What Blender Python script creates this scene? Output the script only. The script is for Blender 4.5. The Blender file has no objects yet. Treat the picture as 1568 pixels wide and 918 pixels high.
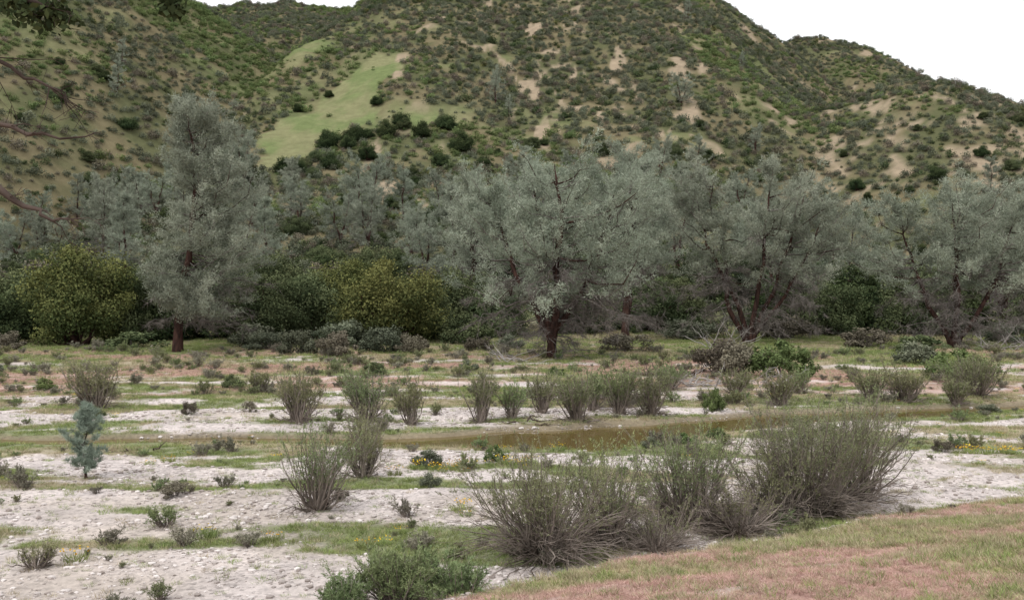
import bpy, math, numpy as np
from mathutils import Vector
scene=bpy.context.scene
RNG=np.random.default_rng(7)
# ------------------------------------------------------------ noise
def h2(ix,iy,s):
    n=(ix.astype(np.int64)*374761393+iy.astype(np.int64)*668265263+s*982451653)&0xffffffff
    n=n.astype(np.uint64)
    n=((n^(n>>np.uint64(13)))*np.uint64(1274126177))&np.uint64(0xffffffff)
    n=n^(n>>np.uint64(16))
    return (n&np.uint64(0xffff)).astype(np.float64)/65535.0
def vn(x,y,s):
    x0=np.floor(x);y0=np.floor(y);fx=x-x0;fy=y-y0
    fx=fx*fx*(3-2*fx);fy=fy*fy*(3-2*fy)
    a=h2(x0,y0,s);b=h2(x0+1,y0,s);c=h2(x0,y0+1,s);d=h2(x0+1,y0+1,s)
    return (a*(1-fx)+b*fx)*(1-fy)+(c*(1-fx)+d*fx)*fy
def fbm(x,y,o=4,s=1):
    r=0;a=.5;t=0
    for i in range(o):
        r=r+a*vn(x*2**i+i*17.3,y*2**i-i*9.1,s+i);t+=a;a*=.5
    return r/t
def sst(a,b,x):
    t=np.clip((x-a)/(b-a),0,1);return t*t*(3-2*t)
def sp(v,k=8.0): return .5*(v+np.sqrt(v*v+k*k))
# ------------------------------------------------------------ terrain
def interp(x,pts):
    return np.interp(x,[p[0] for p in pts],[p[1] for p in pts])
PM=[(0,-60),(85,0),(130,5),(170,14),(220,29),(260,48),(300,69),(350,96),(400,124),(450,152),(500,168),(560,160),(800,60),(1500,-20)]
PL=[(0,-70),(78,0),(120,12),(160,30),(200,52),(250,80),(300,100),(350,114),(400,120),(480,112),(800,60),(1500,-20)]
PR=[(0,-60),(100,0),(170,9),(220,31),(260,54),(300,73),(320,76),(400,50),(600,20),(1500,-20)]
PB=[(0,-60),(300,10),(350,50),(450,115),(600,176),(660,182),(900,90),(1500,-20)]
PF=[(0,-60),(350,10),(560,142),(600,146),(900,60),(1500,-20)]
def hills(x,y):
    wx=x+10*(fbm(x/70,y/70,3,31)-.5)
    xs=interp(y,[(200,-72),(300,-74),(420,-42),(500,-22),(700,-5)])
    xg=interp(y,[(150,58),(240,84),(380,118),(450,135),(700,200)])
    m=interp(y,PM)-.8*(sp(xs-wx))+2-.5*sp(wx-(xg-38))-.38*sp(wx-45)*sst(250,420,y)
    l=interp(y,PL)-.8*sp(wx+125)
    r=interp(y,PR)-.45*sp((xg+32)-wx)-.3*sp(wx-108)
    b=interp(y,PB)-.0016*(x+122)**2
    f=interp(y,PF)-.42*sp(np.abs(x-176),10)+6
    k=3.
    h=m
    for q in (l,r,b,f):
        h=.5*(h+q+np.sqrt((h-q)**2+k*k))
    am=np.clip(h*.10,0,7)
    h=h+am*(fbm(x/26+y/90,y/55,4,5)-.5)*1.6+am*.35*(fbm(x/7,y/9,3,8)-.5)
    return h
def bank_edge(x):
    return interp(x,[(-60,5),(-8,6.5),(-5,8.2),(-.7,11.8),(2.4,13.9),(8.9,17.4),(20,22),(60,26)])+.5*(fbm(x/1.3,x*0+3,3,3)-.5)
def stream_c(x): return interp(x,[(-80,24),(-25,25.6),(-13,26),(-5,26),(-1,26.1),(2,26.6),(5,28.4),(9,30.6),(12,31.5),(20,34),(80,40)])+.5*(fbm(x/3,x*0+7,2,44)-.5)
def stream_w(x): return interp(x,[(-60,.5),(-13,.5),(-5,.55),(-2,.8),(-.5,1.3),(2,1.8),(4,1.3),(6,1.0),(9,1.2),(12,1.0),(20,.6)])*(.75+.5*vn(x/1.3,x*0+.5,77))
def H(x,y):
    x=np.asarray(x,float);y=np.asarray(y,float)
    h=hills(x,y)
    hs=.5*(h+np.sqrt(h*h+9))
    z=.26*(fbm(x/9,y/2.2,3,11)-.5)+.10*(fbm(x/1.2,y/.7,3,12)-.5)
    z=z*sst(90,60,y)+.0
    d=np.abs(y-stream_c(x))/stream_w(x)
    z=z*sst(1.0,3.,d)-.26*sst(1.6,.8,d)
    e=bank_edge(x)
    t=e-y
    z=z+sst(-.7,.25,t)*.30+np.clip(t,0,None)*.125
    z=np.minimum(z,2.5)
    return z+hs
def inpoly(x,y,P):
    r=np.zeros(x.shape,bool);n=len(P)
    for i in range(n):
        x1,y1=P[i];x2,y2=P[(i+1)%n]
        c=((y1>y)!=(y2>y))&(x<(x2-x1)*(y-y1)/(y2-y1+1e-9)+x1)
        r^=c
    return r
MEADOW=[(-42,306),(-34,300),(-33,283),(-36,254),(-45,243),(-50,222),(-56,214),(-62,245),(-56,264),(-47,288)]
BARE=[(7,287,3,19,.15),(-3,298,2.,12,-.1),(31,285,1.8,16,-.35),(36,236,3,13,.1),(44,233,2.5,8,0),(120,255,5,5,.2),(97,243,5,5,.4),(12,262,2.4,9,.2),(0,272,2,8,0),(100,262,3,9,.5),(110,236,6,3,0),(84,262,3,12,.2),(62,325,2.5,10,.1),(-30,330,5,3,0),(130,243,6,3,.3),(-12,335,8,3,0),(5,345,6,3,0),(76,285,3,4,.3),(-20,322,6,2.5,0),(14,318,5,3,0),(-8,312,4,3,0),(-48,318,6,3,0),(20,300,2.5,6,.2),(-24,342,7,2.5,0),(22,338,4,3,0)]
def hill_masks(x,y):
    jx=x+9*(fbm(x/9,y/12,4,61)-.5);jy=y+16*(fbm(x/9,y/12,4,62)-.5)
    md=inpoly(jx,jy,MEADOW).astype(float)
    nn=fbm(x/11,y/16,3,63)
    md=np.maximum(md,sst(.49,.57,nn)*np.exp(-((x+22)/17)**2-((y-250)/17)**2)*1.0)
    md=np.maximum(md,sst(.48,.58,nn)*np.exp(-((x+66)/12)**2-((y-315)/45)**2)*.9)
    md=np.maximum(md,sst(.66,.74,fbm(x/16,y/14,3,65))*.45)
    md=np.maximum(md,sst(.58,.66,nn)*sst(-55,-70,x)*sst(150,90,y)*.8)
    ba=np.zeros_like(x)
    for cx,cy,rx,ry,sl in BARE:
        dx=(jx-cx-sl*(y-cy));ba=np.maximum(ba,sst(1.15,.6,np.sqrt((dx/rx)**2+((jy-cy)/ry)**2)))
    ba=ba*sst(.40,.56,fbm(x/3,y/5,3,68))
    q=sst(.70,.76,fbm(x/8+50,y/20,4,66))*sst(120,200,y)*sst(-90,-60,x)
    q=np.maximum(q,sst(.64,.70,fbm(x/4+50,y/6,3,67))*sst(60,90,x)*sst(330,300,y)*sst(190,225,y)*.9)
    tr=sst(.020,.008,np.abs(fbm(x/22+3,y/16,3,69)-.5))*sst(.44,.54,fbm(x/18,y/18,2,70))*sst(150,200,y)*sst(-40,-20,x)
    ba=np.maximum(np.maximum(ba,q),tr*.9)
    return np.clip(md,0,1),np.clip(ba,0,1)
BAND=[(5,.15),(12,.14),(15,.18),(15.8,.70),(16.8,.64),(17.4,.42),(19.6,.40),(20,.76),(20.9,.62),(21.5,.34),(23.2,.40),(23.7,.8),(24.7,.64),(25.2,.5),(27.2,.4),(28.3,.24),(28.9,.68),(29.8,.56),(30.3,.26),(32.2,.32),(33,.66),(36,.50),(38,.64),(41,.55),(45,.66),(50,.72),(56,.88),(62,1.1),(95,1.2)]
def flat_masks(x,y):
    yy=y-.05*x+2.8*(fbm(x/6,y/3.5,3,21)-.5)
    b=interp(yy,BAND)
    d=np.abs(y-stream_c(x))/stream_w(x)
    b=b+.35*sst(2.3,1.7,d)*sst(1.2,1.5,d)
    n=fbm(x/3.2,y/1.1,4,22)
    g=sst(.43,.64,b+(n-.5)*1.5)
    n3=fbm(x/.9,y/.5,3,29)
    g=g*sst(.30,.55,n3+.25*g)
    red=sst(.47,.60,fbm(x/7,y/3.2,3,23)+.1*np.exp(-((x+15)/10)**2))*sst(33,39,y)*sst(66,54,y)*sst(.3,.55,n3+.1)
    t=bank_edge(x)-y
    bank=sst(-.1,.5,t+.5*(n3-.5))
    return g,red,bank
def cmix(a,b,t): return a*(1-t[...,None])+np.array(b)*t[...,None]
def ground_cols(x,y):
    g,red,bank=flat_masks(x,y)
    md,ba=hill_masks(x,y)
    n=fbm(x/3,y/2,3,24);n2=fbm(x/.8,y/.5,3,25)
    col=np.ones(x.shape+(3,))*np.array((.62,.555,.535))
    col=col*(.82+.34*n2)[...,None]
    col=cmix(col,(.42,.36,.30),sst(.45,.8,n)*.55)
    gc=cmix(np.ones(x.shape+(3,))*np.array((.16,.19,.075)),(.32,.27,.17),sst(.44,.66,fbm(x/2.5,y/1.4,3,26)))
    col=col*(1-g*.84)[...,None]+gc*(g*.84)[...,None]
    col=cmix(col,(.39,.25,.20),red*.75)
    d=np.abs(y-stream_c(x))/stream_w(x)
    col=cmix(col,(.24,.20,.14),sst(1.7,1.3,d))
    bc=cmix(np.ones(x.shape+(3,))*np.array((.43,.28,.24)),(.35,.29,.17),sst(.42,.58,fbm(x/2.2,y/1.2,3,27)))
    bc=cmix(bc,(.50,.43,.39),sst(.56,.7,fbm(x/1.2+9,y/.5,3,28))*.7)
    col=col*(1-bank)[...,None]+bc*bank[...,None]
    hc=cmix(np.ones(x.shape+(3,))*np.array((.11,.115,.06)),(.175,.15,.09),sst(.4,.6,fbm(x/10,y/10,3,30)))
    mc=cmix(np.ones(x.shape+(3,))*np.array((.16,.195,.085)),(.215,.215,.115),sst(.40,.62,fbm(x/6,y/9,4,36)))
    hc=hc*(1-md)[...,None]+mc*md[...,None]
    hc=cmix(hc,(.33,.265,.19),ba*(1-md))
    w=sst(62,95,y)
    col=col*(1-w)[...,None]+hc*w[...,None]
    gravel=np.clip((1-g)*(1-red)*(1-bank)*(1-w),0,1)
    return col,gravel
def axis(dense0,dense1,st,gr,mx,lim,far):
    a=list(np.arange(dense0,dense1,st));s=st
    while a[-1]<lim:
        s=min(s*gr,mx);a.append(a[-1]+s)
    while a[-1]<far:
        s*=1.25;a.append(a[-1]+s)
    return np.array(a)
px=axis(0,19,.14,1.04,2.4,260,4000)
XS=np.concatenate([-px[:0:-1],px])
YS=np.concatenate([np.arange(-60,-10,10),np.arange(-10,8,.75),axis(8,24,.12,1.012,2.2,680,5000)])
GX,GY=np.meshgrid(XS,YS)
GZ=H(GX,GY)
def mesh_from(name,V,F,smooth=False):
    me=bpy.data.meshes.new(name)
    k=F.shape[1]
    me.vertices.add(len(V));me.vertices.foreach_set('co',np.ascontiguousarray(V,dtype=np.float32).ravel())
    me.loops.add(F.size);me.loops.foreach_set('vertex_index',F.astype(np.int32).ravel())
    me.polygons.add(len(F));me.polygons.foreach_set('loop_start',(np.arange(len(F))*k).astype(np.int32))
    if smooth: me.polygons.foreach_set('use_smooth',np.ones(len(F),bool))
    me.update(calc_edges=True)
    return me
def link(name,me,loc=(0,0,0),rz=0,sc=1,parent=None):
    o=bpy.data.objects.new(name,me);scene.collection.objects.link(o)
    o.location=loc;o.rotation_euler=(0,0,rz)
    o.scale=(sc,sc,sc) if not hasattr(sc,'__len__') else sc
    if parent:o.parent=parent
    return o
# ------------------------------------------------------------ materials
def newmat(n):
    m=bpy.data.materials.new(n);m.use_nodes=True;m.node_tree.nodes.clear()
    return m,m.node_tree.nodes,m.node_tree.links
def leafmat(n,ca,cb,tr=0,var=.35):
    m,N,L=newmat(n)
    at=N.new('ShaderNodeAttribute');at.attribute_name='tint'
    oi=N.new('ShaderNodeObjectInfo')
    mx=N.new('ShaderNodeMix');mx.data_type='RGBA'
    mx.inputs[6].default_value=(*ca,1);mx.inputs[7].default_value=(*cb,1)
    L.new(at.outputs['Fac'],mx.inputs[0])
    mr=N.new('ShaderNodeMapRange');mr.inputs[3].default_value=1-var;mr.inputs[4].default_value=1+var
    L.new(oi.outputs['Random'],mr.inputs[0])
    hs=N.new('ShaderNodeHueSaturation');L.new(mr.outputs[0],hs.inputs['Value']);L.new(mx.outputs[2],hs.inputs['Color'])
    mr2=N.new('ShaderNodeMapRange');mr2.inputs[3].default_value=.485;mr2.inputs[4].default_value=.52
    mm=N.new('ShaderNodeMath');mm.operation='FRACT';m2=N.new('ShaderNodeMath');m2.operation='MULTIPLY';m2.inputs[1].default_value=7.31
    L.new(oi.outputs['Random'],m2.inputs[0]);L.new(m2.outputs[0],mm.inputs[0]);L.new(mm.outputs[0],mr2.inputs[0]);L.new(mr2.outputs[0],hs.inputs['Hue'])
    d=N.new('ShaderNodeBsdfDiffuse');o=N.new('ShaderNodeOutputMaterial')
    L.new(hs.outputs[0],d.inputs[0])
    if tr>0:
        t=N.new('ShaderNodeBsdfTranslucent');ms=N.new('ShaderNodeMixShader');ms.inputs[0].default_value=tr
        L.new(hs.outputs[0],t.inputs[0]);L.new(d.outputs[0],ms.inputs[1]);L.new(t.outputs[0],ms.inputs[2]);L.new(ms.outputs[0],o.inputs[0])
    else: L.new(d.outputs[0],o.inputs[0])
    return m
def barkmat(n,ca,cb,scale=6):
    m,N,L=newmat(n)
    tc=N.new('ShaderNodeTexCoord');mp=N.new('ShaderNodeMapping');mp.inputs['Scale'].default_value=(1,1,.3)
    no=N.new('ShaderNodeTexNoise');no.inputs['Scale'].default_value=scale;no.inputs['Detail'].default_value=4
    L.new(tc.outputs['Object'],mp.inputs[0]);L.new(mp.outputs[0],no.inputs[0])
    cr=N.new('ShaderNodeValToRGB');cr.color_ramp.elements[0].position=.35;cr.color_ramp.elements[1].position=.65
    cr.color_ramp.elements[0].color=(*ca,1);cr.color_ramp.elements[1].color=(*cb,1)
    L.new(no.outputs[0],cr.inputs[0])
    b=N.new('ShaderNodeBsdfDiffuse')
    o=N.new('ShaderNodeOutputMaterial');L.new(cr.outputs[0],b.inputs[0]);L.new(b.outputs[0],o.inputs[0])
    return m
M_needle=leafmat('gray_pine_needles',(.15,.175,.13),(.43,.465,.37),.2,.14)
M_young=leafmat('young_pine_needles',(.18,.225,.18),(.36,.42,.35),.2,.05)
M_bark=barkmat('pine_bark',(.03,.020,.018),(.08,.045,.037))
M_twig=barkmat('gray_twig',(.11,.098,.09),(.23,.205,.19))
M_oakY=leafmat('oak_leaves_olive',(.055,.07,.028),(.205,.205,.075),0,.12)
M_oakG=leafmat('oak_leaves_green',(.055,.075,.038),(.165,.19,.095),0,.22)
M_oakD=leafmat('oak_leaves_dark',(.03,.045,.023),(.09,.115,.05),0,.22)
M_chA=leafmat('chaparral_graygreen',(.085,.098,.066),(.19,.205,.145),0,.32)
M_chB=leafmat('chaparral_green',(.085,.115,.045),(.19,.24,.10),0,.28)
M_chC=leafmat('chaparral_brown',(.115,.10,.078),(.22,.195,.15),0,.28)
M_brL=leafmat('broom_leaves',(.14,.15,.078),(.28,.29,.16),0,.1)
M_brG=leafmat('broom_leaves_green',(.135,.175,.08),(.29,.34,.17),0,.1)
M_brS=barkmat('broom_stems',(.10,.082,.068),(.34,.29,.255),3)
M_dead=barkmat('dead_wood',(.24,.22,.21),(.42,.39,.37),4)
M_log=barkmat('dark_wood',(.055,.042,.036),(.12,.09,.078),4)
M_grG=leafmat('grass_green',(.16,.20,.07),(.31,.36,.14),0,.3)
M_grD=leafmat('grass_dry',(.31,.27,.17),(.52,.45,.31),0,.25)
M_grR=leafmat('grass_red',(.40,.25,.21),(.58,.41,.35),0,.25)
M_herb=leafmat('herb_gray',(.16,.155,.115),(.31,.29,.23),0,.3)
M_yel=leafmat('yellow_petals',(.66,.40,.03),(.78,.54,.06),0,.1)
m,N,L=newmat('stone');oi=N.new('ShaderNodeObjectInfo');cr=N.new('ShaderNodeValToRGB')
cr.color_ramp.elements[0].color=(.26,.22,.20,1);cr.color_ramp.elements[1].color=(.72,.67,.65,1)
b=N.new('ShaderNodeBsdfDiffuse');o=N.new('ShaderNodeOutputMaterial')
L.new(oi.outputs['Random'],cr.inputs[0]);L.new(cr.outputs[0],b.inputs[0]);L.new(b.outputs[0],o.inputs[0]);M_stone=m
m,N,L=newmat('ground_soil')
at=N.new('ShaderNodeAttribute');at.attribute_name='col'
ge=N.new('ShaderNodeNewGeometry')
n1=N.new('ShaderNodeTexNoise');n1.inputs['Scale'].default_value=9;n1.inputs['Detail'].default_value=7;n1.inputs['Roughness'].default_value=.7
n2=N.new('ShaderNodeTexVoronoi');n2.inputs['Scale'].default_value=16
n3=N.new('ShaderNodeTexNoise');n3.inputs['Scale'].default_value=.45;n3.inputs['Detail'].default_value=8;n3.inputs['Roughness'].default_value=.65
for q in (n1,n2,n3): L.new(ge.outputs['Position'],q.inputs['Vector'])
def mrange(inp,a,b,c,d):
    r=N.new('ShaderNodeMapRange');r.inputs[1].default_value=a;r.inputs[2].default_value=b;r.inputs[3].default_value=c;r.inputs[4].default_value=d
    L.new(inp,r.inputs[0]);return r.outputs[0]
def mth(op,a,b):
    r=N.new('ShaderNodeMath');r.operation=op
    for i,v in enumerate((a,b)):
        if isinstance(v,float): r.inputs[i].default_value=v
        else: L.new(v,r.inputs[i])
    return r.outputs[0]
f1=mrange(n1.outputs[0],.3,.7,.72,1.2)
sep=N.new('ShaderNodeSeparateColor');L.new(n2.outputs['Color'],sep.inputs[0])
f2=mrange(sep.outputs[0],0,.35,.62,1.0)
f2m=N.new('ShaderNodeMix');f2m.data_type='FLOAT';f2m.inputs[2].default_value=1.0;L.new(at.outputs['Alpha'],f2m.inputs[0]);L.new(f2,f2m.inputs[3])
f3=mrange(n3.outputs[0],.3,.7,.80,1.15)
ff=mth('MULTIPLY',mth('MULTIPLY',f1,f2m.outputs[0]),f3)
hs=N.new('ShaderNodeHueSaturation');L.new(at.outputs['Color'],hs.inputs['Color']);L.new(ff,hs.inputs['Value'])
b=N.new('ShaderNodeBsdfDiffuse')
bu=N.new('ShaderNodeBump');bu.inputs['Strength'].default_value=.8;bu.inputs['Distance'].default_value=.05
L.new(n1.outputs[0],bu.inputs['Height']);L.new(bu.outputs[0],b.inputs['Normal'])
o=N.new('ShaderNodeOutputMaterial');L.new(hs.outputs[0],b.inputs[0]);L.new(b.outputs[0],o.inputs[0]);M_ground=m
m,N,L=newmat('creek_water_mat')
b=N.new('ShaderNodeBsdfPrincipled');b.inputs['Base Color'].default_value=(.12,.085,.028,1);b.inputs['Roughness'].default_value=.05
ge=N.new('ShaderNodeNewGeometry');n1=N.new('ShaderNodeTexNoise');n1.inputs['Scale'].default_value=2.5;n1.inputs['Detail'].default_value=3
L.new(ge.outputs['Position'],n1.inputs[0]);bu=N.new('ShaderNodeBump');bu.inputs['Strength'].default_value=.3;bu.inputs['Distance'].default_value=.02
L.new(n1.outputs[0],bu.inputs['Height']);L.new(bu.outputs[0],b.inputs['Normal'])
o=N.new('ShaderNodeOutputMaterial');L.new(b.outputs[0],o.inputs[0]);M_water=m
# ------------------------------------------------------------ ground mesh
ny,nx=GX.shape
V=np.stack([GX,GY,GZ],-1).reshape(-1,3)
I=np.arange(nx*ny).reshape(ny,nx)
F=np.stack([I[:-1,:-1],I[:-1,1:],I[1:,1:],I[1:,:-1]],-1).reshape(-1,4)
me=mesh_from('ground',V,F,True)
col,grv=ground_cols(GX,GY)
ca=me.color_attributes.new('col','FLOAT_COLOR','POINT')
ca.data.foreach_set('color',np.concatenate([col,grv[...,None]],-1).astype(np.float32).ravel())
me.materials.append(M_ground);link('ground',me)
xx=np.arange(-60,45,.5);yc=stream_c(xx);ww=stream_w(xx)*1.9+.2
V=np.concatenate([np.stack([xx,yc-ww,xx*0-.07],-1),np.stack([xx,yc+ww,xx*0-.07],-1)])
n=len(xx);i=np.arange(n-1);F=np.stack([i,i+1,n+i+1,n+i],-1)
me=mesh_from('creek_water',V,F);me.materials.append(M_water);link('creek_water',me)
# ------------------------------------------------------------ mesh helpers
def norm(v): return v/(np.linalg.norm(v,axis=-1,keepdims=True)+1e-9)
class MB:
    def __init__(s): s.p=[]
    def add(s,V,F,mat,tint):
        s.p.append((V.reshape(-1,3),F,mat,np.broadcast_to(np.asarray(tint,float),(len(F),))))
    def build(s,name,mats,smooth=False):
        off=0;VV=[];LI=[];LS=[];MI=[];TT=[];ls=0
        for V,F,m,t in s.p:
            VV.append(V);LI.append((F+off).ravel());k=F.shape[1]
            LS.append(ls+np.arange(len(F))*k);ls+=F.size;off+=len(V)
            MI.append(np.full(len(F),m));TT.append(t)
        V=np.concatenate(VV);LI=np.concatenate(LI);LS=np.concatenate(LS);MI=np.concatenate(MI);TT=np.concatenate(TT)
        me=bpy.data.meshes.new(name)
        me.vertices.add(len(V));me.vertices.foreach_set('co',V.astype(np.float32).ravel())
        me.loops.add(len(LI));me.loops.foreach_set('vertex_index',LI.astype(np.int32))
        me.polygons.add(len(LS));me.polygons.foreach_set('loop_start',LS.astype(np.int32))
        for q in mats: me.materials.append(q)
        me.polygons.foreach_set('material_index',MI.astype(np.int32))
        me.update(calc_edges=True)
        a=me.attributes.new('tint','FLOAT','FACE');a.data.foreach_set('value',TT.astype(np.float32))
        return me
def tubes(mb,P,R,sides,mat,tint=.5):
    P=np.asarray(P,float);R=np.asarray(R,float)
    N,K,_=P.shape
    T=norm(np.gradient(P,axis=1))
    ref=np.where((np.abs(T[:,:1,2:3])>.8),np.array([1.,0,0]),np.array([0,0,1.]))
    ref=np.broadcast_to(ref,T.shape)
    U=norm(np.cross(T,ref));W=np.cross(T,U)
    a=np.arange(sides)*2*math.pi/sides
    V=P[:,:,None,:]+R[:,:,None,None]*(np.cos(a)[None,None,:,None]*U[:,:,None,:]+np.sin(a)[None,None,:,None]*W[:,:,None,:])
    idx=np.arange(N*K*sides).reshape(N,K,sides);nx=np.roll(idx,-1,2)
    F=np.stack([idx[:,:-1],nx[:,:-1],nx[:,1:],idx[:,1:]],-1).reshape(-1,4)
    mb.add(V,F,mat,tint)
def needles(mb,C,D,K,Ln,Wd,spread,jit,mat,rng,tint=None):
    n=len(C);C=np.repeat(C,K,0);D=np.repeat(D,K,0)
    d=norm(D+spread*rng.normal(size=C.shape))
    b=C+jit*rng.normal(size=C.shape)
    s=norm(np.cross(d,rng.normal(size=C.shape)))*(Wd/2)
    t=b+d*(Ln*rng.uniform(.6,1.2,(len(C),1)))
    V=np.stack([b-s,b+s,t],1)
    F=np.arange(len(C)*3).reshape(-1,3)
    if tint is None: tint=rng.uniform(0,1,n)
    tt=np.clip(np.repeat(tint,K)+rng.normal(size=len(C))*.12,0,1)
    mb.add(V,F,mat,tt)
def leaves(mb,C,Nn,S,mat,rng,tint,asp=.55):
    n=len(C);Nn=norm(Nn)
    a=norm(np.cross(Nn,rng.normal(size=C.shape)));b=np.cross(Nn,a)
    S=(S*rng.uniform(.6,1.3,(n,1)))
    V=np.stack([C-a*S,C+b*S*asp,C+a*S,C-b*S*asp],1)
    mb.add(V,np.arange(n*4).reshape(-1,4),mat,tint)
# ------------------------------------------------------------ gray pine
def gray_pine(name,Ht,R,seed,trunks,c0=.28,cone=False,npri=46,nsec=9,ntuf=6,K=8,r0=.28,nl=.20,nw=.034,mats=None,bare=10,droop=0.,tufj=.12,ce=.75,cp=1.3,topel=36,tp=.8):
    rng=np.random.default_rng(seed);mb=MB();sm=Ht<5
    for (tx,ty,tz,ts,rr) in trunks:
        K_=14;t=np.linspace(0,1,K_)
        off=np.clip((t-ts)/(1-ts),0,1)**.75
        P=np.stack([tx*off,ty*off,t*tz],-1)
        wob=np.cumsum(rng.normal(size=(K_,2))*.016*Ht,0)*.6;wob-=wob[0];P[:,:2]+=wob*np.minimum(t*3,1)[:,None]
        P[0,2]=-.4 if not sm else -.05
        rad=r0*rr*((1-t)**tp*.97+.03);rad[0]*=1.35
        tubes(mb,P[None],rad[None],8,0)
        for kind in (0,1):
            n=npri if kind==0 else bare
            if n<1: continue
            if kind==0: tt=c0+(1-c0)*(np.sort(rng.uniform(0,1,n)))*.985
            else: tt=rng.uniform(.12,c0+.2,n)
            st=np.stack([np.interp(tt,t,P[:,k]) for k in range(3)],-1)
            if kind==1: st[:,2]=np.maximum(st[:,2],.5)
            az=rng.uniform(0,2*math.pi,n)
            out=math.hypot(tx,ty)
            hf=np.clip((tt-c0)/(1-c0),0,1)
            if cone: env=np.clip(1.0-ce*hf**cp,0.16,1)*np.clip(.75+hf*1.4,0,1)
            else: env=np.sqrt(np.clip(1-(hf-.22)**2/.64,0.03,1))
            L=R*env*rng.uniform(.4,1.08,n)
            if kind==1: L=R*rng.uniform(.35,.85,n)
            dirx=np.cos(az);diry=np.sin(az)
            if out>.3:
                w=.5;dirx=dirx+w*tx/out;diry=diry+w*ty/out
                q=np.hypot(dirx,diry)
                L=L*np.clip(.3+.6*q,.35,1.05)*.85
                dirx/=q+1e-6;diry/=q+1e-6
            el=np.radians(np.where(kind==1,rng.uniform(-25,15,n),(-6+droop if cone else 6)+hf**1.5*topel+rng.normal(size=n)*11))
            d=np.stack([dirx*np.cos(el),diry*np.cos(el),np.sin(el)],-1)
            s=np.linspace(0,1,6)
            curl=(.15 if kind==0 else -.2)
            PP=st[:,None]+d[:,None]*(s[None,:,None]*L[:,None,None])
            PP[:,:,2]+=curl*(s**2)[None]*L[:,None]-.10*np.sin(s*math.pi)[None]*L[:,None]
            PP[:,1:]+=rng.normal(size=(n,5,3))*.045*L[:,None,None]
            br=(.015+.0075*L)[:,None]*(1-s*.85)[None]*(.35 if sm else 1)
            hv=rng.uniform(0,1,n)<(.18 if kind==0 else 0)
            if hv.any(): tubes(mb,PP[hv],br[hv]*1.4,4,0)
            if (~hv).any(): tubes(mb,PP[~hv],br[~hv],4,1)
            m=nsec
            si=rng.uniform(.10,1,(n,m))**.75;si[:,0]=1.
            k0=np.clip((si*5).astype(int),0,4);fr=si*5-k0
            ii=np.arange(n)[:,None]
            base=PP[ii,k0]*(1-fr[...,None])+PP[ii,k0+1]*fr[...,None]
            d2=norm(d[:,None]*.8+rng.normal(size=(n,m,3))*np.array([.8,.8,.4])+np.array([0,0,.2 if kind==0 else -.25]))
            L2=((.17*L[:,None]+(.30 if not sm else .02)))*rng.uniform(.5,1.3,(n,m))*(1.15-.4*si)
            s2=np.linspace(0,1,4)
            P2=base[:,:,None]+d2[:,:,None]*(s2[None,None,:,None]*L2[:,:,None,None])
            P2[...,2]+=(.15 if kind==0 else -.15)*(s2**2)*L2[:,:,None]
            P2[:,:,1:]+=rng.normal(size=(n,m,3,3))*.06*(1 if not sm else .12)
            P2=P2.reshape(-1,4,3)
            tubes(mb,P2,np.broadcast_to(.011*(1-s2*.7)*(1 if not sm else .2),(len(P2),4)),3,1)
            if kind==1:
                q=rng.uniform(.2,1,(len(P2),6));c=P2[:,0][:,None]+(P2[:,3]-P2[:,0])[:,None]*q[...,None]
                needles(mb,c.reshape(-1,3),np.repeat(norm(P2[:,3]-P2[:,0])[:,None],6,1).reshape(-1,3),3,.5,.016,.6,.02,1,rng)
            else:
                q=rng.uniform(.2,1.1,(len(P2),ntuf))
                c=P2[:,0][:,None]+(P2[:,3]-P2[:,0])[:,None]*q[...,None]
                dd=norm(np.repeat((P2[:,3]-P2[:,0])[:,None],ntuf,1)+np.array([0,0,.25]))
                tb=np.repeat(rng.uniform(.05,.95,n),m)
                tn=np.repeat(np.clip(tb*.6+.4*rng.uniform(0,1,len(P2)),0,1),ntuf)
                needles(mb,c.reshape(-1,3),dd.reshape(-1,3),K,nl,nw,.95,tufj,2,rng,tn)
    return mb.build(name,mats or [M_bark,M_twig,M_needle])
pA=gray_pine('gray_pine_tall',15.1,6.3,11,[(.6,.2,13.9,.1,1.15)],c0=.17,cone=True,npri=140,nsec=11,ntuf=7,K=10,bare=18,ce=.66,cp=1.1,r0=.25)
pB=gray_pine('gray_pine_broad',12.2,5.6,12,[(-3.3,.5,8.8,.12,.75),(.4,-.8,10.5,.12,.85),(3.3,.4,9.4,.16,.7),(-.6,1.6,9.8,.2,.65)],c0=.34,npri=37,bare=18,nsec=10,ntuf=7,r0=.30,tp=.7)
pC=gray_pine('gray_pine_slim',13,3.6,13,[(-.8,0,11.6,.2,.9),(1.0,.5,10.8,.2,.8)],c0=.28,npri=46,bare=12)
pD=gray_pine('gray_pine_forked',13,5.0,14,[(-3.6,.3,9.4,.03,.6),(-1.6,.6,11.0,.04,.6),(1.0,-.5,11.4,.03,.62),(3.0,.7,10.4,.03,.58),(4.4,-.3,8.6,.03,.5)],c0=.42,npri=29,bare=15,r0=.31,nsec=10,ntuf=7,tp=.7)
pE=gray_pine('gray_pine_spread',11.8,4.9,15,[(-3.4,.2,8.6,.03,.6),(-1.0,-.6,9.8,.04,.62),(1.2,.6,10.1,.03,.62),(3.8,.2,9.0,.03,.58)],c0=.38,npri=34,bare=15,r0=.31,nsec=10,ntuf=7,tp=.7)
pF=gray_pine('gray_pine_ovate',12,4.0,16,[(.3,0,10.8,.2,.8)],c0=.14,cone=True,npri=64,nsec=8,ntuf=5,K=8,bare=4,ce=.7,cp=1.7,nl=.25,nw=.045)
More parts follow.
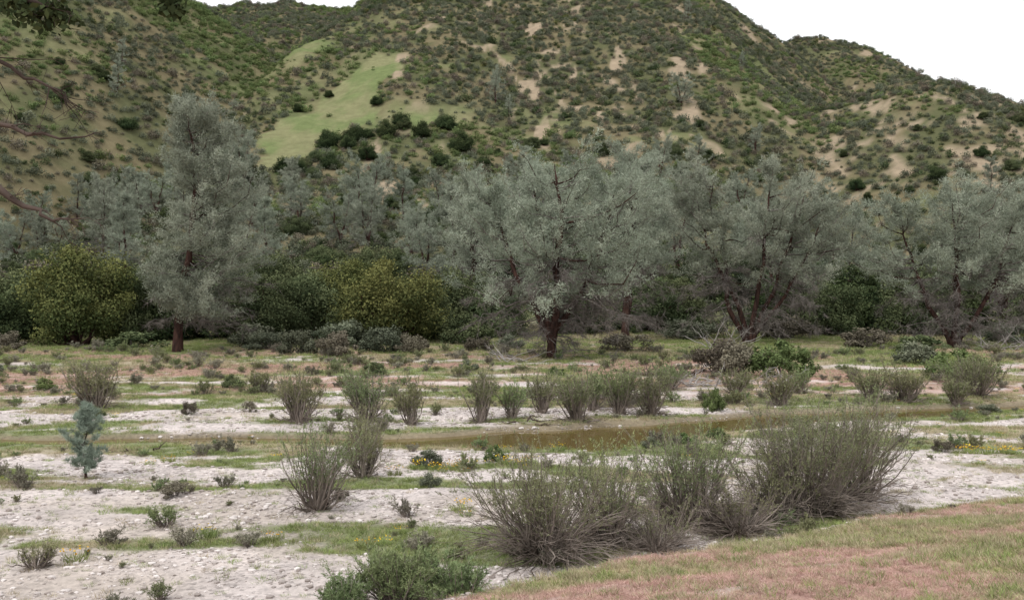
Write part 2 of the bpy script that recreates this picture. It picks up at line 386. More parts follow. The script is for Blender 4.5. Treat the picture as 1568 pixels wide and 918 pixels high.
pG=gray_pine('gray_pine_round',11,4.0,17,[(-.9,0,9.4,.25,.8),(1.0,.2,9.9,.25,.8)],c0=.2,npri=36,nsec=8,ntuf=5,K=8,bare=4,nl=.25,nw=.045)
def put(name,me,x,y,rz=0,sc=1,dz=0):
    return link(name,me,(x,y,float(H(x,y))+dz),rz,sc)
for me,x,y,rz,sc in [(pA,-20,58.8,0,1.03),(pB,2.15,53.2,0,1),(pC,7.8,68,0,1.12),(pD,16,66.4,0,1.03),(pE,28.3,63,0,1),(pC,13.0,90,2.0,1.1),(pC,-3.4,84,1.0,.95),(pC,37,70,2.2,.95),
    (pG,24.5,92,2.2,1.0),(pG,33,98,.4,1.1),(pD,46,92,1.2,1.0),(pG,3,104,4.1,1.2),(pF,-6,98,1.3,.95),(pG,-9.5,106,2.3,.75),(pG,20,118,5,1.15),
    (pG,-22,150,.3,(1.1,1.1,1.2)),(pF,-16.5,152,3.3,.9),(pF,-37,165,5.3,(1.,1.,.95)),(pG,-13,128,5.3,.75),(pF,-30,120,2.1,.8),(pG,-56,135,2.1,1.1),(pF,-44,112,2.1,.85),(pG,-53,195,1.1,1.15),(pC,54,86,1,1.)]:
    put('gray_pine_tree',me,x,y,rz,sc)
# ------------------------------------------------------------ lobed crowns
def lobed(name,w,h,nl,nleaf,ls,seed,mats,trunk=True,low=.0,lr=(.2,.34),flat=.85):
    rng=np.random.default_rng(seed);mb=MB()
    d=norm(rng.normal(size=(nl,3)));d[:,2]=np.abs(d[:,2])*1.2-.25
    r=rng.uniform(.30,.9,nl)**.8
    rad=rng.uniform(lr[0],lr[1],nl)*min(w,h)
    c=np.stack([d[:,0]*r*w/2,d[:,1]*r*w/2,low*h+(h-low*h)*(.33+.46*d[:,2]*r*1.3)],-1)
    kk=rng.uniform(0,1,nl)<.25;c[kk,2]=rng.uniform(.08,.3,kk.sum())*h
    c[:,2]=np.clip(c[:,2],rad*.6,h-rad*.8)
    for i in range(nl):
        dd=norm(rng.normal(size=(nleaf,3)))
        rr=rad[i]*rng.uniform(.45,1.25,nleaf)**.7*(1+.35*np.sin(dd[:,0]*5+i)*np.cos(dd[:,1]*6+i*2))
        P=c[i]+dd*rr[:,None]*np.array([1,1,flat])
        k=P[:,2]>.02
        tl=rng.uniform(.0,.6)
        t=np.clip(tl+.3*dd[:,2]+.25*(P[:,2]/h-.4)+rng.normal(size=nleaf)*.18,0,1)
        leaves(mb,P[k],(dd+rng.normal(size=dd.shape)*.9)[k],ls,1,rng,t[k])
    if trunk:
        n=min(nl,14);s=np.linspace(0,1,5)
        b=rng.normal(size=(n,3))*np.array([.04*w,.04*w,0])
        P=b[:,None]*(1-s)[None,:,None]+c[:n,None]*s[None,:,None];P[:,:,2]-=.1*(1-s)
        P[:,1:4]+=rng.normal(size=(n,3,3))*.03*h
        tubes(mb,P,np.broadcast_to(.018*h*(1-.8*s),(n,5)),5,0)
    return mb.build(name,mats)
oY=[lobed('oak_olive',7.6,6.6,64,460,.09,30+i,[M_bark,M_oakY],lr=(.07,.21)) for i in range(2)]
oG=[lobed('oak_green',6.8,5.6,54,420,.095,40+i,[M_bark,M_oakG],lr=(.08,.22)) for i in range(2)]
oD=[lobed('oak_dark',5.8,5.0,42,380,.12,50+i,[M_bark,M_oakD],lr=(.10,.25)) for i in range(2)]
for me,x,y,rz,sc in [(oY[0],-28.7,65,0,(1.05,1,1.08)),(oG[1],-26,68,2,(.8,.8,1.1)),(oG[0],-17.6,68,1,1.0),(oG[1],-14.6,71,1,1.),(oY[1],-8.4,67,2,(1.05,1,.98)),(oY[0],-12.2,74,3,.95),(oG[0],-6,69,5,(.6,.6,.85)),
    (oG[1],-4,74,3,1.05),(oG[0],-33.5,72,3,1.1),(oD[0],-24.5,70,1,1.0),(oD[1],-21,72,1,1.1),(oG[1],-38,76,2,1.),(oD[1],-34,66,2,.8),
    (oG[1],-1,72,2,.8),(oD[0],4.5,76,2,.9),(oG[0],10.5,78,2,.9),(oD[0],20.8,78,2,.85),(oG[1],24.6,76,2,.85),(oD[1],27,80,3,1.),(oG[0],33,78,3,1.),
    (oD[0],37,82,3,1.1),(oG[1],42,76,1,1.),(oG[0],14,82,5,.8),(oD[1],-8,80,1,1.),(oG[1],-20,84,1,1.),(oG[0],-13,90,2,1.),(oG[1],-26,86,2,1.1),(oG[1],-45,82,2,1),(oD[1],0,88,2,1.1),(oD[0],17,90,2,1.1),(oD[1],22,96,2,1.2),(oG[0],9,92,2,1.1),(oD[0],30,88,2,1.2),(oD[1],-3,100,2,1.),(oG[1],40,96,2,1.3),(oG[1],50,80,2,1.3),(oG[0],5,110,1,1.2),(oG[1],14,108,3,1.2),(oG[0],26,110,3,1.3),(oD[0],35,112,3,1.3)]:
    put('oak_tree',me,x,y,rz,sc)
for x,y,s,d in [(-44,236,1.0,0),(-38,240,.9,1),(-31,243,.95,0),(-28,249,.9,1),(-22,241,.9,0),(-16,246,.9,1),(-12,232,1.1,0),(-49,214,.9,1),(-41,222,.8,0),(-33,226,.8,1),(-56,200,1.5,0),(-59,204,1.5,1),(-36,262,.6,1),(-57,263,.5,0),(-51,275,.5,1)]:
    put('oak_tree',oD[d],x,y,x,s)
# ------------------------------------------------------------ broom-like shrubs
def broom(name,w,h,ns,seed,mats,leaf=1.0,skirt=.35,nt=6,rr=.0065,ll=.05,lw=.012):
    rng=np.random.default_rng(seed);mb=MB()
    tm=math.atan2(w*.5,h)*1.12
    ncl=9;caz=rng.uniform(0,2*math.pi,ncl);ct=rng.uniform(0,1,ncl)**.6;cl=rng.uniform(.7,1.08,ncl)
    for kind in (0,1):
        n=ns if kind==0 else int(ns*skirt)
        if n<1: continue
        ci=rng.integers(0,ncl,n)
        free=rng.uniform(0,1,n)>.5
        az=np.where(~free,caz[ci]+rng.normal(size=n)*.35,rng.uniform(0,2*math.pi,n))
        tl=np.where(free,rng.uniform(0,1,n)**.7,ct[ci]+rng.normal(size=n)*.16)
        tilt=(np.clip(tl,0,1.1)*tm if kind==0 else rng.uniform(tm*.8,1.35,n))
        L=h/np.cos(np.minimum(tilt,.85))**.6*rng.uniform(.4,1.0,n)**.7*cl[ci] if kind==0 else w*.55*rng.uniform(.45,1.1,n)
        b=np.stack([np.cos(az)*.09*w*rng.uniform(0,1,n),np.sin(az)*.09*w*rng.uniform(0,1,n),np.full(n,-.03)],-1)
        s=np.linspace(0,1,7)
        th=tilt[:,None]*(1.2-.45*s[None]) if kind==0 else tilt[:,None]+.0*s
        stp=L[:,None]/6*np.ones(7)
        dx=np.sin(th)*stp;dz=np.cos(th)*stp
        dx[:,0]=0;dz[:,0]=0
        X=np.cumsum(dx,1);Z=np.cumsum(dz,1)
        if kind==1: Z=Z-.35*(s**2)*L[:,None];Z=np.maximum(Z,.02)
        P=np.stack([b[:,0:1]+np.cos(az)[:,None]*X,b[:,1:2]+np.sin(az)[:,None]*X,b[:,2:3]+Z],-1)
        P[:,1:]+=np.cumsum(rng.normal(size=(n,6,3))*.024*h,1)
        P[:,:,2]=np.maximum(P[:,:,2],-.03)
        tubes(mb,P,np.broadcast_to(rr*(2.0-1.7*s),(n,7))*rng.uniform(.6,1.8,(n,1)),3,0)
        si=rng.uniform(.3,.97,(n,nt));k0=(si*6).astype(int).clip(0,5);fr=si*6-k0;ii=np.arange(n)[:,None]
        base=P[ii,k0]*(1-fr[...,None])+P[ii,k0+1]*fr[...,None]
        td=norm(P[ii,k0+1]-P[ii,k0])
        d2=norm(td+rng.normal(size=td.shape)*.45+np.array([0,0,.15 if kind==0 else 0]))
        L2=.24*h*rng.uniform(.4,1.3,(n,nt,1))
        s2=np.linspace(0,1,3)
        P2=(base[:,:,None]+d2[:,:,None]*s2[None,None,:,None]*L2[:,:,None]).reshape(-1,3,3)
        P2[:,1:]+=rng.normal(size=(len(P2),2,3))*.012
        tubes(mb,P2,np.broadcast_to(rr*.42*(1.2-.8*s2),(len(P2),3)),3,0)
        nlv=int(round((9 if kind==0 else 1)*leaf))
        if nlv>0:
            q=rng.uniform(.1,1.05,(len(P2),nlv,1))
            c=P2[:,0][:,None]+(P2[:,2]-P2[:,0])[:,None]*q
            dd=np.repeat(norm(P2[:,2]-P2[:,0])[:,None],nlv,1)
            hh=np.clip(c[...,2].reshape(-1)/h,0,1)
            keep=rng.uniform(0,1,len(hh))<np.clip(hh*2.4-.4,.04,1)
            tn=np.clip(hh*.7+rng.normal(size=len(hh))*.2,0,1)
            needles(mb,c.reshape(-1,3)[keep],dd.reshape(-1,3)[keep],2,ll,lw,.5,.012,1,rng,tn[keep])
    return mb.build(name,mats)
BM=[M_brS,M_brL];BG=[M_brS,M_brG]
def shrub(x,y,w,h,ns,seed,mats=BM,name='willow_shrub',**k):
    put(name,broom(name,w,h,ns,seed,mats,**k),x,y)
shrub(-3.47,17.5,1.7,1.62,85,101,mats=BG)
shrub(-3.1,20.5,1.3,1.15,60,102)
shrub(-3.5,23,1.5,1.3,60,103)
shrub(.5,14.6,3.1,1.65,165,104,skirt=.9,leaf=1.15)
shrub(1.5,15.3,2.0,1.65,80,105,skirt=.8,mats=BG)
shrub(2.95,16.3,2.4,1.85,130,106,mats=BG,skirt=.9,leaf=1.15)
shrub(3.7,15.9,1.8,.9,60,107,skirt=2.0,leaf=.3)
shrub(2.2,15.0,1.8,.8,50,127,skirt=2.0,leaf=.3)
shrub(5.3,17.4,3.5,2.15,210,108,skirt=.8,leaf=1.15)
shrub(6.6,18.6,2.6,2.2,100,109,mats=BG)
shrub(4.6,17.0,1.8,1.3,60,128,skirt=1.6)
shrub(-1.4,12.2,1.5,.75,150,110,mats=BG,leaf=1.6,skirt=.2,nt=7)
shrub(-.7,12.1,1.0,.55,80,111,mats=BG,leaf=1.5,skirt=.2)
shrub(-2.1,12.0,.9,.5,70,129,mats=BG,leaf=1.5,skirt=.2)
shrub(-8.9,12.7,1.4,.5,80,112,leaf=.3,skirt=.9)
shrub(-6.9,14.2,.7,.4,30,113,leaf=.5,skirt=.9)
shrub(-3.6,10.9,1.0,.4,50,114,leaf=.4,skirt=.9)
for i,(x,y,w,h,g) in enumerate([(-13.4,31.7,1.9,1.65,0),(-6.2,28.6,1.6,1.6,0),(-4.3,29.4,1.6,1.45,1),(-2.9,28.4,.9,1.35,0),(-.94,29.4,1.15,1.6,0),(0,29.9,.8,1.2,1),(.95,31.2,1.0,1.4,0),(1.95,29.4,1.4,1.5,0),(3.35,30.9,1.2,1.55,1),(4.3,30.6,1.5,1.55,0),
    (9.05,33.2,1.3,1.1,0),(12.7,34.7,1.6,1.1,0),(13.6,34,1.7,1.35,0),(16.6,35,1.8,1.4,0),(8.2,36,1.2,1.0,0),(3.6,33,1.4,1.2,0),(6.1,38,1.4,1.1,1),(17.8,39,2,1.2,1),(-5.2,33,1.0,1.2,0),(2.6,32,1.2,1.3,1),(15.2,33.6,1.0,.9,0),(-9.5,37,1.0,.8,0),(10.8,37,1.2,.9,1)]):
    shrub(x,y,w*1.15,h*1.03,int(46*w),200+i,BG if g else BM,rr=.009,ll=.075,lw=.02,leaf=.9)
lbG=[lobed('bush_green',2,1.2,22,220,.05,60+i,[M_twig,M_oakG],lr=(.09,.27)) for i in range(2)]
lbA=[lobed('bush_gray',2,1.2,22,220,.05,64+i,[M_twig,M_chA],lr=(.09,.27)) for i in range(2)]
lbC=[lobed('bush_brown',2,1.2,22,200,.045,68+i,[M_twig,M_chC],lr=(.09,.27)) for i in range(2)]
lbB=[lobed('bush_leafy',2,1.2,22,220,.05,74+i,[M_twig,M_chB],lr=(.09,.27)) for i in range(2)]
LB={0:lbG,1:lbA,2:lbC,3:lbB}
for i,(x,y,w,h,k) in enumerate([(6.5,31.9,.95,.8,3),(11.8,43.2,3.4,1.9,3),(10.2,44,2.6,1.7,2),(9.5,45,3,1.8,2),(19,42,3.2,1.3,3),(20.5,50,2.6,1.2,1),(-12.4,57,2.5,1.6,1),(-9.75,54.6,2.7,1.5,2),(-7.6,58,3,1.7,1),(-5.8,57,2.4,1.3,2),(-15,60,3,1.2,1),(-2,60,2.4,1,2),(7,60,4,1.2,2),
    (-28.5,48,1.8,.9,1),(-24,45,1.3,.8,1),(-10.8,38,.9,.55,0),(-14.4,33.5,.9,.5,1),(-10,30.4,.6,.5,2),(-8.3,31,.5,.4,2),(-12.5,29.5,.6,.4,0),(24,58,3,1.2,0),(22.5,63,4,1.4,2),(30,52,2.5,1.2,3),(33,50,2.6,1.4,1),
    (4.5,25.2,.8,.3,3),(3.4,24.4,.5,.3,1),(5.4,26.0,.7,.3,3),(-1.6,19.4,.5,.3,1),(-6.4,18.7,.7,.3,2),(-1.9,21.8,.8,.4,1),(-.4,22.3,.6,.4,3),(-3.2,18.3,.4,.25,2),(15,31,.8,.35,1),(17.5,29.5,.7,.35,2),(7.3,24.5,.6,.4,1),(10.5,24,.6,.35,2),
    (-35,58,3,1.6,1),(-31,60,3,1.3,2),(-24,62,4,1.2,0),(-17,64,4,1.5,1),(-11,64,4,2,1),(-3,66,4,2,0),(13,72,5,1.5,1),(20,72,5,1.6,2),(34,68,4,1.5,1),(0,62,2,1,1),(-18,38,1,.5,3),(-22,36,.9,.5,1),(-6,43,1.2,.7,0),(-2,46,1.1,.6,1),(2,44,1,.5,3)]):
    put('bush',LB[k][i%2],x,y,i*1.7,(w/2,w/2,h/1.2))
yp=gray_pine('young_pine',1.5,.56,21,[(.03,0,1.5,.3,1)],c0=.12,cone=True,npri=60,nsec=5,ntuf=5,K=9,r0=.03,nl=.12,nw=.010,mats=[M_bark,M_twig,M_young],bare=0,droop=16,tufj=.015)
put('young_pine_tree',yp,-8.9,20.5)
# ------------------------------------------------------------ dead wood
def deadpile(name,x,y,n,w,l,seed,mat,r=.025,up=.5):
    rng=np.random.default_rng(seed);mb=MB()
    az=rng.uniform(0,math.pi*2,n);b=np.stack([rng.uniform(-w/2,w/2,n),rng.uniform(-w*.2,w*.2,n),rng.uniform(0,.12,n)],-1)
    el=rng.uniform(0,up,n);L=l*rng.uniform(.4,1,n);s=np.linspace(0,1,6)
    d=np.stack([np.cos(az)*np.cos(el),np.sin(az)*np.cos(el)*.6,np.sin(el)],-1)
    P=b[:,None]+d[:,None]*s[None,:,None]*L[:,None,None];P[:,1:]+=np.cumsum(rng.normal(size=(n,5,3))*.05,1);P[:,:,2]=np.maximum(P[:,:,2],.0)
    tubes(mb,P,r*(1.2-s)[None]*rng.uniform(.5,1.5,(n,1)),5,0)
    bi=rng.integers(0,n,n*6);q=rng.integers(1,6,n*6);c=P[bi,q]
    d2=norm(d[bi]+rng.normal(size=(n*6,3))*.5+np.array([0,0,.2]));L2=rng.uniform(.2,.6,(n*6,1,1))*l*.5
    s2=np.linspace(0,1,3);P2=c[:,None]+d2[:,None]*s2[None,:,None]*L2
    tubes(mb,P2,np.broadcast_to(r*.3*(1.2-s2),(n*6,3)),3,0)
    me=mb.build(name,[mat]);put(name,me,x,y)
deadpile('dead_branch_pile',8.7,39.8,55,5.0,1.5,1,M_dead,.03,.5)
deadpile('dead_branch_pile',6.4,43.5,14,3.2,1.9,2,M_log,.06,.35)
deadpile('dead_branch_pile',-9.0,13.2,12,1.6,1.2,3,M_log,.018,.3)
deadpile('dead_branch_pile',.4,28.6,6,.9,.9,4,M_log,.02,.2)
deadpile('dead_branch_pile',30.5,60,20,3,2.5,5,M_dead,.03,.9)
deadpile('dead_branch_pile',13.4,62,14,2.5,2.5,6,M_dead,.03,1.1)
deadpile('dead_branch_pile',-9,24,4,.8,1.3,7,M_log,.015,.1)
deadpile('dead_branch_pile',.4,51.5,10,3,2.2,8,M_dead,.03,.5)
# ------------------------------------------------------------ near oak (trunk stands left of the view)
rng=np.random.default_rng(5);mb=MB()
def bez(pts,n=14,j=.02):
    pts=np.array(pts,float);t=np.linspace(0,len(pts)-1,n);k=np.clip(t.astype(int),0,len(pts)-2);f=(t-k);f=f
    P=pts[k]*(1-f)[:,None]+pts[k+1]*f[:,None];P[1:]+=rng.normal(size=(n-1,3))*j;return P
ox,oy=-6.2,7.2;oz=float(H(ox,oy))
tr=bez([(ox,oy,oz-.2),(ox+.1,oy,3),(ox+.25,oy-.1,5),(ox+.1,oy,8.5)],14,.04)
tubes(mb,tr[None],(np.linspace(.30,.12,14))[None],10,0)
def limb(pts,r0,r1,nt,tl,leafy,nlf=5,dn=-.3,i0=5):
    P=bez(pts,16,.02);tubes(mb,P[None],np.linspace(r0,r1,16)[None],6,0)
    i=rng.integers(i0,16,nt);i[0]=15
    d=norm(norm(P[i]-P[i-2])+rng.normal(size=(nt,3))*.6+np.array([0,0,dn]));s=np.linspace(0,1,5)
    P2=P[i][:,None]+d[:,None]*s[None,:,None]*(tl*rng.uniform(.4,1.1,(nt,1,1)))
    P2[:,1:]+=np.cumsum(rng.normal(size=(nt,4,3))*.015,1)
    tubes(mb,P2,np.broadcast_to(.0045*(1.2-s),(nt,5)),4,1)
    i3=rng.integers(0,nt,nt*4);k=rng.integers(1,5,nt*4);c=P2[i3,k]
    d3=norm(d[i3]+rng.normal(size=(nt*4,3))*.7);P3=c[:,None]+d3[:,None]*np.linspace(0,1,3)[None,:,None]*(tl*.35*rng.uniform(.3,1,(nt*4,1,1)))
    tubes(mb,P3,np.full((nt*4,3),.002),3,1)
    if leafy:
        C=np.repeat(np.concatenate([P3[:,1],P3[:,2]]),nlf,0);C=C+rng.normal(size=C.shape)*.035
        leaves(mb,C,rng.normal(size=C.shape),.034,2,rng,rng.uniform(0,.8,len(C)),.6)
limb([(ox+.2,oy,5.2),(-4.6,7.1,6.1),(-3.7,7,6.2),(-3.3,7,6.1)],.07,.012,22,.24,True,3,i0=9)
limb([(ox+.2,oy,5.6),(-4.3,7,6.9),(-3.0,6.9,6.5),(-2.42,6.9,6.12)],.06,.006,7,.12,True,3,i0=15)
limb([(ox+.2,oy,4.6),(-4.5,7.1,5.3),(-3.7,7,5.21),(-3.06,7,5.12)],.05,.006,10,.3,False)
limb([(ox+.2,oy,4.3),(-4.5,7.1,5.1),(-3.7,7,4.82),(-3.35,7,4.6),(-3.15,7,4.56)],.05,.005,10,.3,False)
limb([(ox+.2,oy,4.9),(-4.4,7.3,6.0),(-3.7,7.3,5.7),(-3.3,7.3,5.5)],.04,.004,20,.5,False,dn=-.8)
limb([(ox+.2,oy,7),(-6.5,7.6,8.2),(-7.5,8,8.6)],.1,.02,30,.9,True,12)
limb([(ox+.2,oy,7.5),(-5.5,6.4,8.4),(-4.8,5.5,8.8)],.1,.02,30,.9,True,12)
put_me=mb.build('near_oak',[M_log,M_log,M_oakD]);link('oak_tree',put_me)
# ------------------------------------------------------------ scattering
def scatter(name,pts,scl,rz,idx,protos,tilt=None):
    n=len(pts)
    col=bpy.data.collections.new(name+'_kinds')
    for i,me in enumerate(protos):
        o=bpy.data.objects.new(name+'_kind_%02d'%i,me);col.objects.link(o)
    me=bpy.data.meshes.new(name);me.vertices.add(n)
    me.vertices.foreach_set('co',np.asarray(pts,np.float32).ravel())
    a=me.attributes.new('scl','FLOAT_VECTOR','POINT');a.data.foreach_set('vector',np.asarray(scl,np.float32).ravel())
    R=np.zeros((n,3),np.float32);R[:,2]=rz
    if tilt is not None: R[:,:2]=tilt
    a=me.attributes.new('rot','FLOAT_VECTOR','POINT');a.data.foreach_set('vector',R.ravel())
    a=me.attributes.new('idx','INT','POINT');a.data.foreach_set('value',np.asarray(idx,np.int32))
    o=link(name,me)
    ng=bpy.data.node_groups.new(name,'GeometryNodeTree')
    ng.interface.new_socket('Geometry',in_out='INPUT',socket_type='NodeSocketGeometry')
    ng.interface.new_socket('Geometry',in_out='OUTPUT',socket_type='NodeSocketGeometry')
    N=ng.nodes;L=ng.links
    gi=N.new('NodeGroupInput');go=N.new('NodeGroupOutput');ci=N.new('GeometryNodeCollectionInfo')
    ci.inputs['Collection'].default_value=col;ci.inputs['Separate Children'].default_value=True;ci.inputs['Reset Children'].default_value=True
    ip=N.new('GeometryNodeInstanceOnPoints');ip.inputs['Pick Instance'].default_value=True
    def na(nm,t):
        q=N.new('GeometryNodeInputNamedAttribute');q.data_type=t;q.inputs['Name'].default_value=nm;return q.outputs['Attribute']
    L.new(gi.outputs[0],ip.inputs['Points']);L.new(ci.outputs[0],ip.inputs['Instance'])
    L.new(na('idx','INT'),ip.inputs['Instance Index']);L.new(na('rot','FLOAT_VECTOR'),ip.inputs['Rotation']);L.new(na('scl','FLOAT_VECTOR'),ip.inputs['Scale'])
    L.new(ip.outputs[0],go.inputs[0])
    md=o.modifiers.new('scatter','NODES');md.node_group=ng
    return o
def S3(s,z=None):
    z=s if z is None else z
    return np.stack([s,s,z],-1)
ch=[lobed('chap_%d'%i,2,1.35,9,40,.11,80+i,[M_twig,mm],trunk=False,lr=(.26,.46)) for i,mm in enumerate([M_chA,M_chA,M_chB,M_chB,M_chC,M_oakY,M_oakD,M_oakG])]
sp_=1.9
gx,gy=np.meshgrid(np.arange(-420,420,sp_),np.arange(74,680,sp_))
x=(gx+RNG.uniform(-1,1,gx.shape)).ravel();y=(gy+RNG.uniform(-1,1,gx.shape)).ravel()
k=np.abs(x)<.60*y+25;x=x[k];y=y[k]
md,ba=hill_masks(x,y)
hh=hills(x,y)
dens=np.clip(1-.985*md-.88*ba,0,1)*sst(-14,2,hh)
dens*=.60+.38*sst(.38,.52,fbm(x/7,y/7,3,71))
dens*=np.where(y>420,.78,1)
k=RNG.uniform(0,1,len(x))<dens;x=x[k];y=y[k];mdk=md[k]
z=H(x,y)
dz=(H(x,y+2)-z)/2;k=(dz>-.25);x=x[k];y=y[k];z=z[k];mdk=mdk[k]
n=len(x)
cn=fbm(x/35,y/35,3,72)+.16*sst(-60,-110,x)*sst(150,220,y)-.04
r=RNG.uniform(0,1,n)
idx=np.where(cn+.25*(r-.5)>.60,2+(r*97%1>.5),np.where(r<.14,4,np.where(r>.975,5,np.where(r>.84,6,np.where(r>.72,7,(r*57%1>.5).astype(int))))))
s=RNG.uniform(.5,1.2,n)*np.where(RNG.uniform(0,1,n)<.12,1.4,1)*(.9+.0008*y)*(1-.45*(mdk>.5))
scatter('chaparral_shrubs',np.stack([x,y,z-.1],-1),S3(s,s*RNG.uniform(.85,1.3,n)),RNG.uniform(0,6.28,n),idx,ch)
# larger oaks dotted over the lower slopes
rr=np.random.default_rng(77);n=190
y=rr.uniform(105,260,n);x=rr.uniform(-.52,.56,n)*y
md,ba=hill_masks(x,y);k=(md<.3)&(hills(x,y)>-3);x=x[k];y=y[k];n=len(x);s=rr.uniform(.35,.8,n)
scatter('hillside_oak_trees',np.stack([x,y,H(x,y)-.1],-1),S3(s,s*rr.uniform(.8,1.1,n)),rr.uniform(0,6.28,n),rr.integers(0,4,n),[oD[0],oD[1],oG[0],oG[1]])
pts=[];rr=np.random.default_rng(90)
for ux,yy in [(-4,270),(-1,262),(-6,255),(45,265),(75,330),(80,335),(62,250),(64,215),(56,205),(70,228),(-95,240),(-100,250),(-80,260),(-70,190),(-66,182),(-90,180),(-48,150),(-62,160),(-28,185),(10,150),(22,160),(30,150),(40,170),(50,190),(3,170),(25,200),(60,160),(70,170),(80,180),(15,130),(30,125),(45,130),(55,140),(-3,150),(90,190),(74,150),(38,200),(-75,120),(-85,140),(-60,110),(66,370),(-36,135),(-50,125),(-10,165),(-26,140),(-33,155),(-44,165),(-18,135),(-68,140),(-72,155)]:
    pts.append((ux+rr.uniform(-2,2),yy+rr.uniform(-3,3)))
for i in range(50):
    yy=rr.uniform(120,215);pts.append((rr.uniform(-.05,.5)*yy,yy))
for i in range(12):
    yy=rr.uniform(130,215);pts.append((rr.uniform(-.5,-.3)*yy,yy))
pts=np.array(pts);n=len(pts);s=rr.uniform(.5,.95,n)
md,ba=hill_masks(pts[:,0],pts[:,1]);k=md<.3;pts=pts[k];s=s[k];n=len(s)
scatter('distant_pine_trees',np.stack([pts[:,0],pts[:,1],H(pts[:,0],pts[:,1])],-1),S3(s,s*.95),rr.uniform(0,6.28,n),rr.integers(0,3,n),[pF,pG,pG])
def tuft(name,mat,seed,K=30,r=.11,h=.16,w=.009,sp=.35):
    rng=np.random.default_rng(seed);mb=MB()
    a=rng.uniform(0,6.28,K);q=np.sqrt(rng.uniform(0,1,K))*r
    C=np.stack([np.cos(a)*q,np.sin(a)*q,q*0-.01],-1)
    D=np.stack([np.cos(a)*q/r*.5,np.sin(a)*q/r*.5,np.ones(K)],-1)
    needles(mb,C,D,1,h,w,sp,.0,0,rng);return mb.build(name,[mat])
tG=[tuft('tg%d'%i,M_grG,i+1) for i in range(2)];tD=[tuft('td%d'%i,M_grD,i+4) for i in range(2)];tR=[tuft('tr%d'%i,M_grR,i+8,K=36,h=.11,w=.008,sp=.6) for i in range(2)]
def cand(n,y0,y1,pw=1.):
    y=y0+(y1-y0)*RNG.uniform(0,1,n)**pw;x=RNG.uniform(-1,1,n)*(.58*y+2.5);return x,y
X=[];Y=[];S=[];ID=[]
for n,y0,y1,s0,s1 in [(42000,9,24,.4,.9),(40000,24,42,.6,1.3),(46000,40,80,1.0,2.1)]:
    x,y=cand(n,y0,y1,.8)
    g,red,bank=flat_masks(x,y)
    d=np.abs(y-stream_c(x))/stream_w(x)
    p=np.clip(g*.85+.05,0,1)*(1-bank)*(d>1.45)
    k=RNG.uniform(0,1,n)<p;x=x[k];y=y[k];red=red[k]
    dry=sst(.44,.66,fbm(x/2.5,y/1.4,3,26))
    r=RNG.uniform(0,1,len(x));idd=np.where(RNG.uniform(0,1,len(x))<red*.9,4,np.where(r<dry*.7+.10,2,0))+(r*31%1>.5)
    X.append(x);Y.append(y);S.append(RNG.uniform(s0,s1,len(x)));ID.append(idd)
x=np.concatenate(X);y=np.concatenate(Y);s=np.concatenate(S);idd=np.concatenate(ID);n=len(x)
scatter('meadow_grass',np.stack([x,y,H(x,y)],-1),S3(s,s*RNG.uniform(.35,.85,n)),RNG.uniform(0,6.28,n),idd,tG+tD+tR)
x,y=cand(60000,5,24);g,red,bank=flat_masks(x,y)
k=(RNG.uniform(0,1,len(x))<bank*.95);x=x[k];y=y[k];n=len(x)
tn=sst(.42,.58,fbm(x/2.2,y/1.2,3,27));r=RNG.uniform(0,1,n)
idd=np.where(r<tn*.7+.15,np.where(r*13%1<.35,0,1),2)*2+(r*31%1>.5);idd=idd.astype(int)
s=RNG.uniform(.5,1.05,n)
scatter('bank_grass',np.stack([x,y,H(x,y)],-1),S3(s,s*RNG.uniform(.35,.8,n)),RNG.uniform(0,6.28,n),idd,tG+tD+tR)
def stone(seed):
    import bmesh
    bm=bmesh.new();bmesh.ops.create_icosphere(bm,subdivisions=1,radius=1);r=np.random.default_rng(seed)
    for v in bm.verts: v.co*=r.uniform(.75,1.15);v.co.z*=.6
    me=bpy.data.meshes.new('pebble');bm.to_mesh(me);bm.free();me.materials.append(M_stone);return me
x,y=cand(60000,9,36,.9);g,red,bank=flat_masks(x,y)
k=RNG.uniform(0,1,len(x))<(1-g)*(1-bank)*sst(.3,.6,fbm(x/1.5,y/.8,2,91));x=x[k];y=y[k];n=len(x)
s=.010+.022*RNG.uniform(0,1,n)**4*1.8;s*=(1+.02*y)
scatter('gravel_stones',np.stack([x,y,H(x,y)+s*.2],-1),S3(s,s),RNG.uniform(0,6.28,n),RNG.integers(0,3,n),[stone(i) for i in range(3)])
hb=[broom('herb%d'%i,.55,.3,26,300+i,[M_brS,mm],skirt=.5,nt=4,rr=.004,ll=.04,lw=.014,leaf=1.) for i,mm in enumerate([M_herb,M_herb,M_brL,M_brG])]
x,y=cand(5200,9.5,62,1.0);g,red,bank=flat_masks(x,y);d=np.abs(y-stream_c(x))/stream_w(x)
k=(RNG.uniform(0,1,len(x))<(.12+.55*g)*(1-.95*bank)*(.18+1.1*sst(.45,.62,fbm(x/3,y/2,2,95))))&(d>1.6);x=x[k];y=y[k];n=len(x)
s=(.22+.9*RNG.uniform(0,1,n)**2)*(1+.014*y)
scatter('small_herbs',np.stack([x,y,H(x,y)],-1),S3(s,s*RNG.uniform(.7,1.2,n)),RNG.uniform(0,6.28,n),RNG.integers(0,4,n),hb)
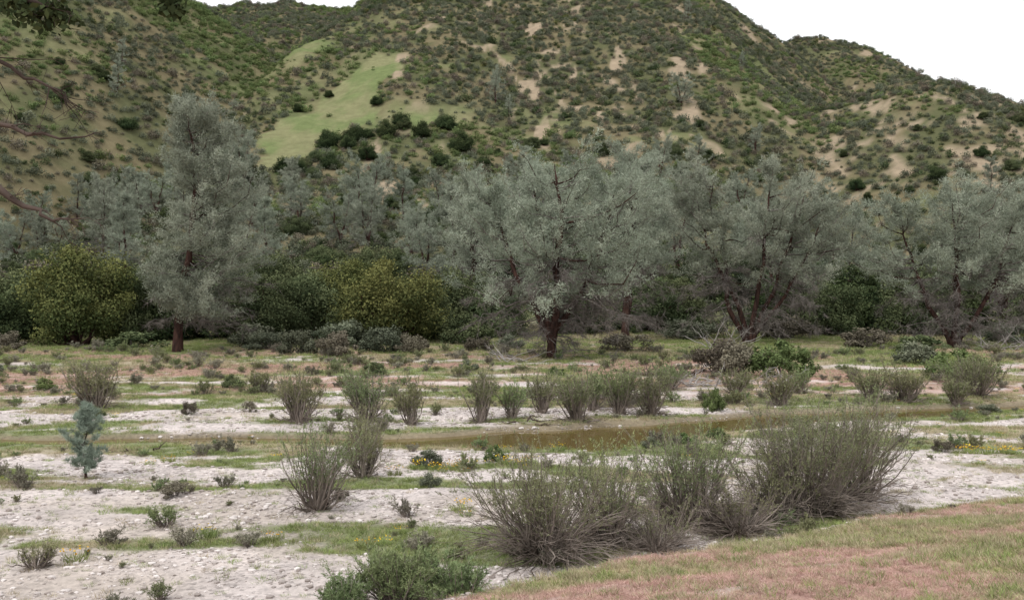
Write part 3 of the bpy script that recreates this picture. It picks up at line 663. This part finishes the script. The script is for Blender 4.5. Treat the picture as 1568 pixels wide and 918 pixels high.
def flower(seed):
    rng=np.random.default_rng(seed);mb=MB()
    n=40;a=rng.uniform(0,6.28,n);q=np.sqrt(rng.uniform(0,1,n))*.16
    C=np.stack([np.cos(a)*q,np.sin(a)*q,np.zeros(n)],-1);D=np.stack([np.cos(a)*.5,np.sin(a)*.5,np.ones(n)],-1)
    needles(mb,C,D,3,.16,.012,.4,.01,0,rng)
    m=15;a=rng.uniform(0,6.28,m);q=np.sqrt(rng.uniform(0,1,m))*.2
    C=np.stack([np.cos(a)*q,np.sin(a)*q,rng.uniform(.12,.2,m)],-1)
    for j in range(3): leaves(mb,C,rng.normal(size=C.shape)*.5+np.array([0,-.4,1]),.018,1,rng,rng.uniform(0,1,m),.9)
    return mb.build('flower',[M_grG,M_yel])
P=[(-4.95,15.9),(-3.85,15.7),(-2.1,21.5),(-1.7,21.4),(-1.3,21.6),(-.9,21.7),(-.5,21.9),(-.15,22),(.2,21.8),(-8.2,22.2),(-7.9,22.6),(-.8,17),(-.9,17.3),(-2.25,15.1),(-2.0,15.3),(-2.5,20.8),(11.3,23.5),(11.8,23.6),(10.8,23.7),(12.4,22),(-1.8,15.9),(1.1,24),(-6.5,14.6),(-3.3,22.4),(-5.5,22.7),(3.5,22),(4,22.6),(7,23.5),(-.2,23.8)]
P=np.array(P);P2=np.repeat(P[[3,4,5,7,8,16,17]],3,0)+RNG.normal(size=(21,2))*np.array([.45,.2]);P=np.concatenate([P,P2]);n=len(P)
x,y=cand(50,20,38);P=np.concatenate([P,np.stack([x,y],-1)]);n=len(P)
s=RNG.uniform(.55,1.1,n);s[-50:]*=.65
scatter('yellow_wildflowers',np.stack([P[:,0],P[:,1],H(P[:,0],P[:,1])],-1),S3(s,s),RNG.uniform(0,6.28,n),RNG.integers(0,2,n),[flower(1),flower(2)])
# ------------------------------------------------------------ light, sky, camera
w=bpy.data.worlds.new('World');scene.world=w;w.use_nodes=True;N=w.node_tree.nodes;L=w.node_tree.links;N.clear()
sk=N.new('ShaderNodeTexSky');sk.sky_type='NISHITA';sk.sun_disc=False;sk.sun_elevation=math.radians(55);sk.sun_rotation=math.radians(215);sk.dust_density=3
mx=N.new('ShaderNodeMix');mx.data_type='RGBA';mx.inputs[0].default_value=.88;mx.inputs[7].default_value=(10.8,10.8,10.8,1)
L.new(sk.outputs[0],mx.inputs[6]);bg=N.new('ShaderNodeBackground');bg.inputs[1].default_value=.128;o=N.new('ShaderNodeOutputWorld')
L.new(mx.outputs[2],bg.inputs[0]);L.new(bg.outputs[0],o.inputs[0])
ld=bpy.data.lights.new('sun','SUN');ld.energy=1.5;ld.angle=math.radians(11);ld.color=(1,.96,.9)
lo=bpy.data.objects.new('sun',ld);scene.collection.objects.link(lo)
el=math.radians(55);azs=math.radians(215)
sd=Vector((math.sin(azs)*math.cos(el),math.cos(azs)*math.cos(el),math.sin(el)))
lo.rotation_euler=sd.to_track_quat('Z','Y').to_euler()
cd=bpy.data.cameras.new('camera');cd.lens=34.6;cd.sensor_width=36;cd.clip_end=8000;cd.clip_start=.1
co=bpy.data.objects.new('camera',cd);scene.collection.objects.link(co);co.location=(0,0,4.1);co.rotation_euler=(math.radians(90-.84),0,0)
scene.camera=co
scene.view_settings.view_transform='Standard';scene.view_settings.look='None';scene.view_settings.exposure=0
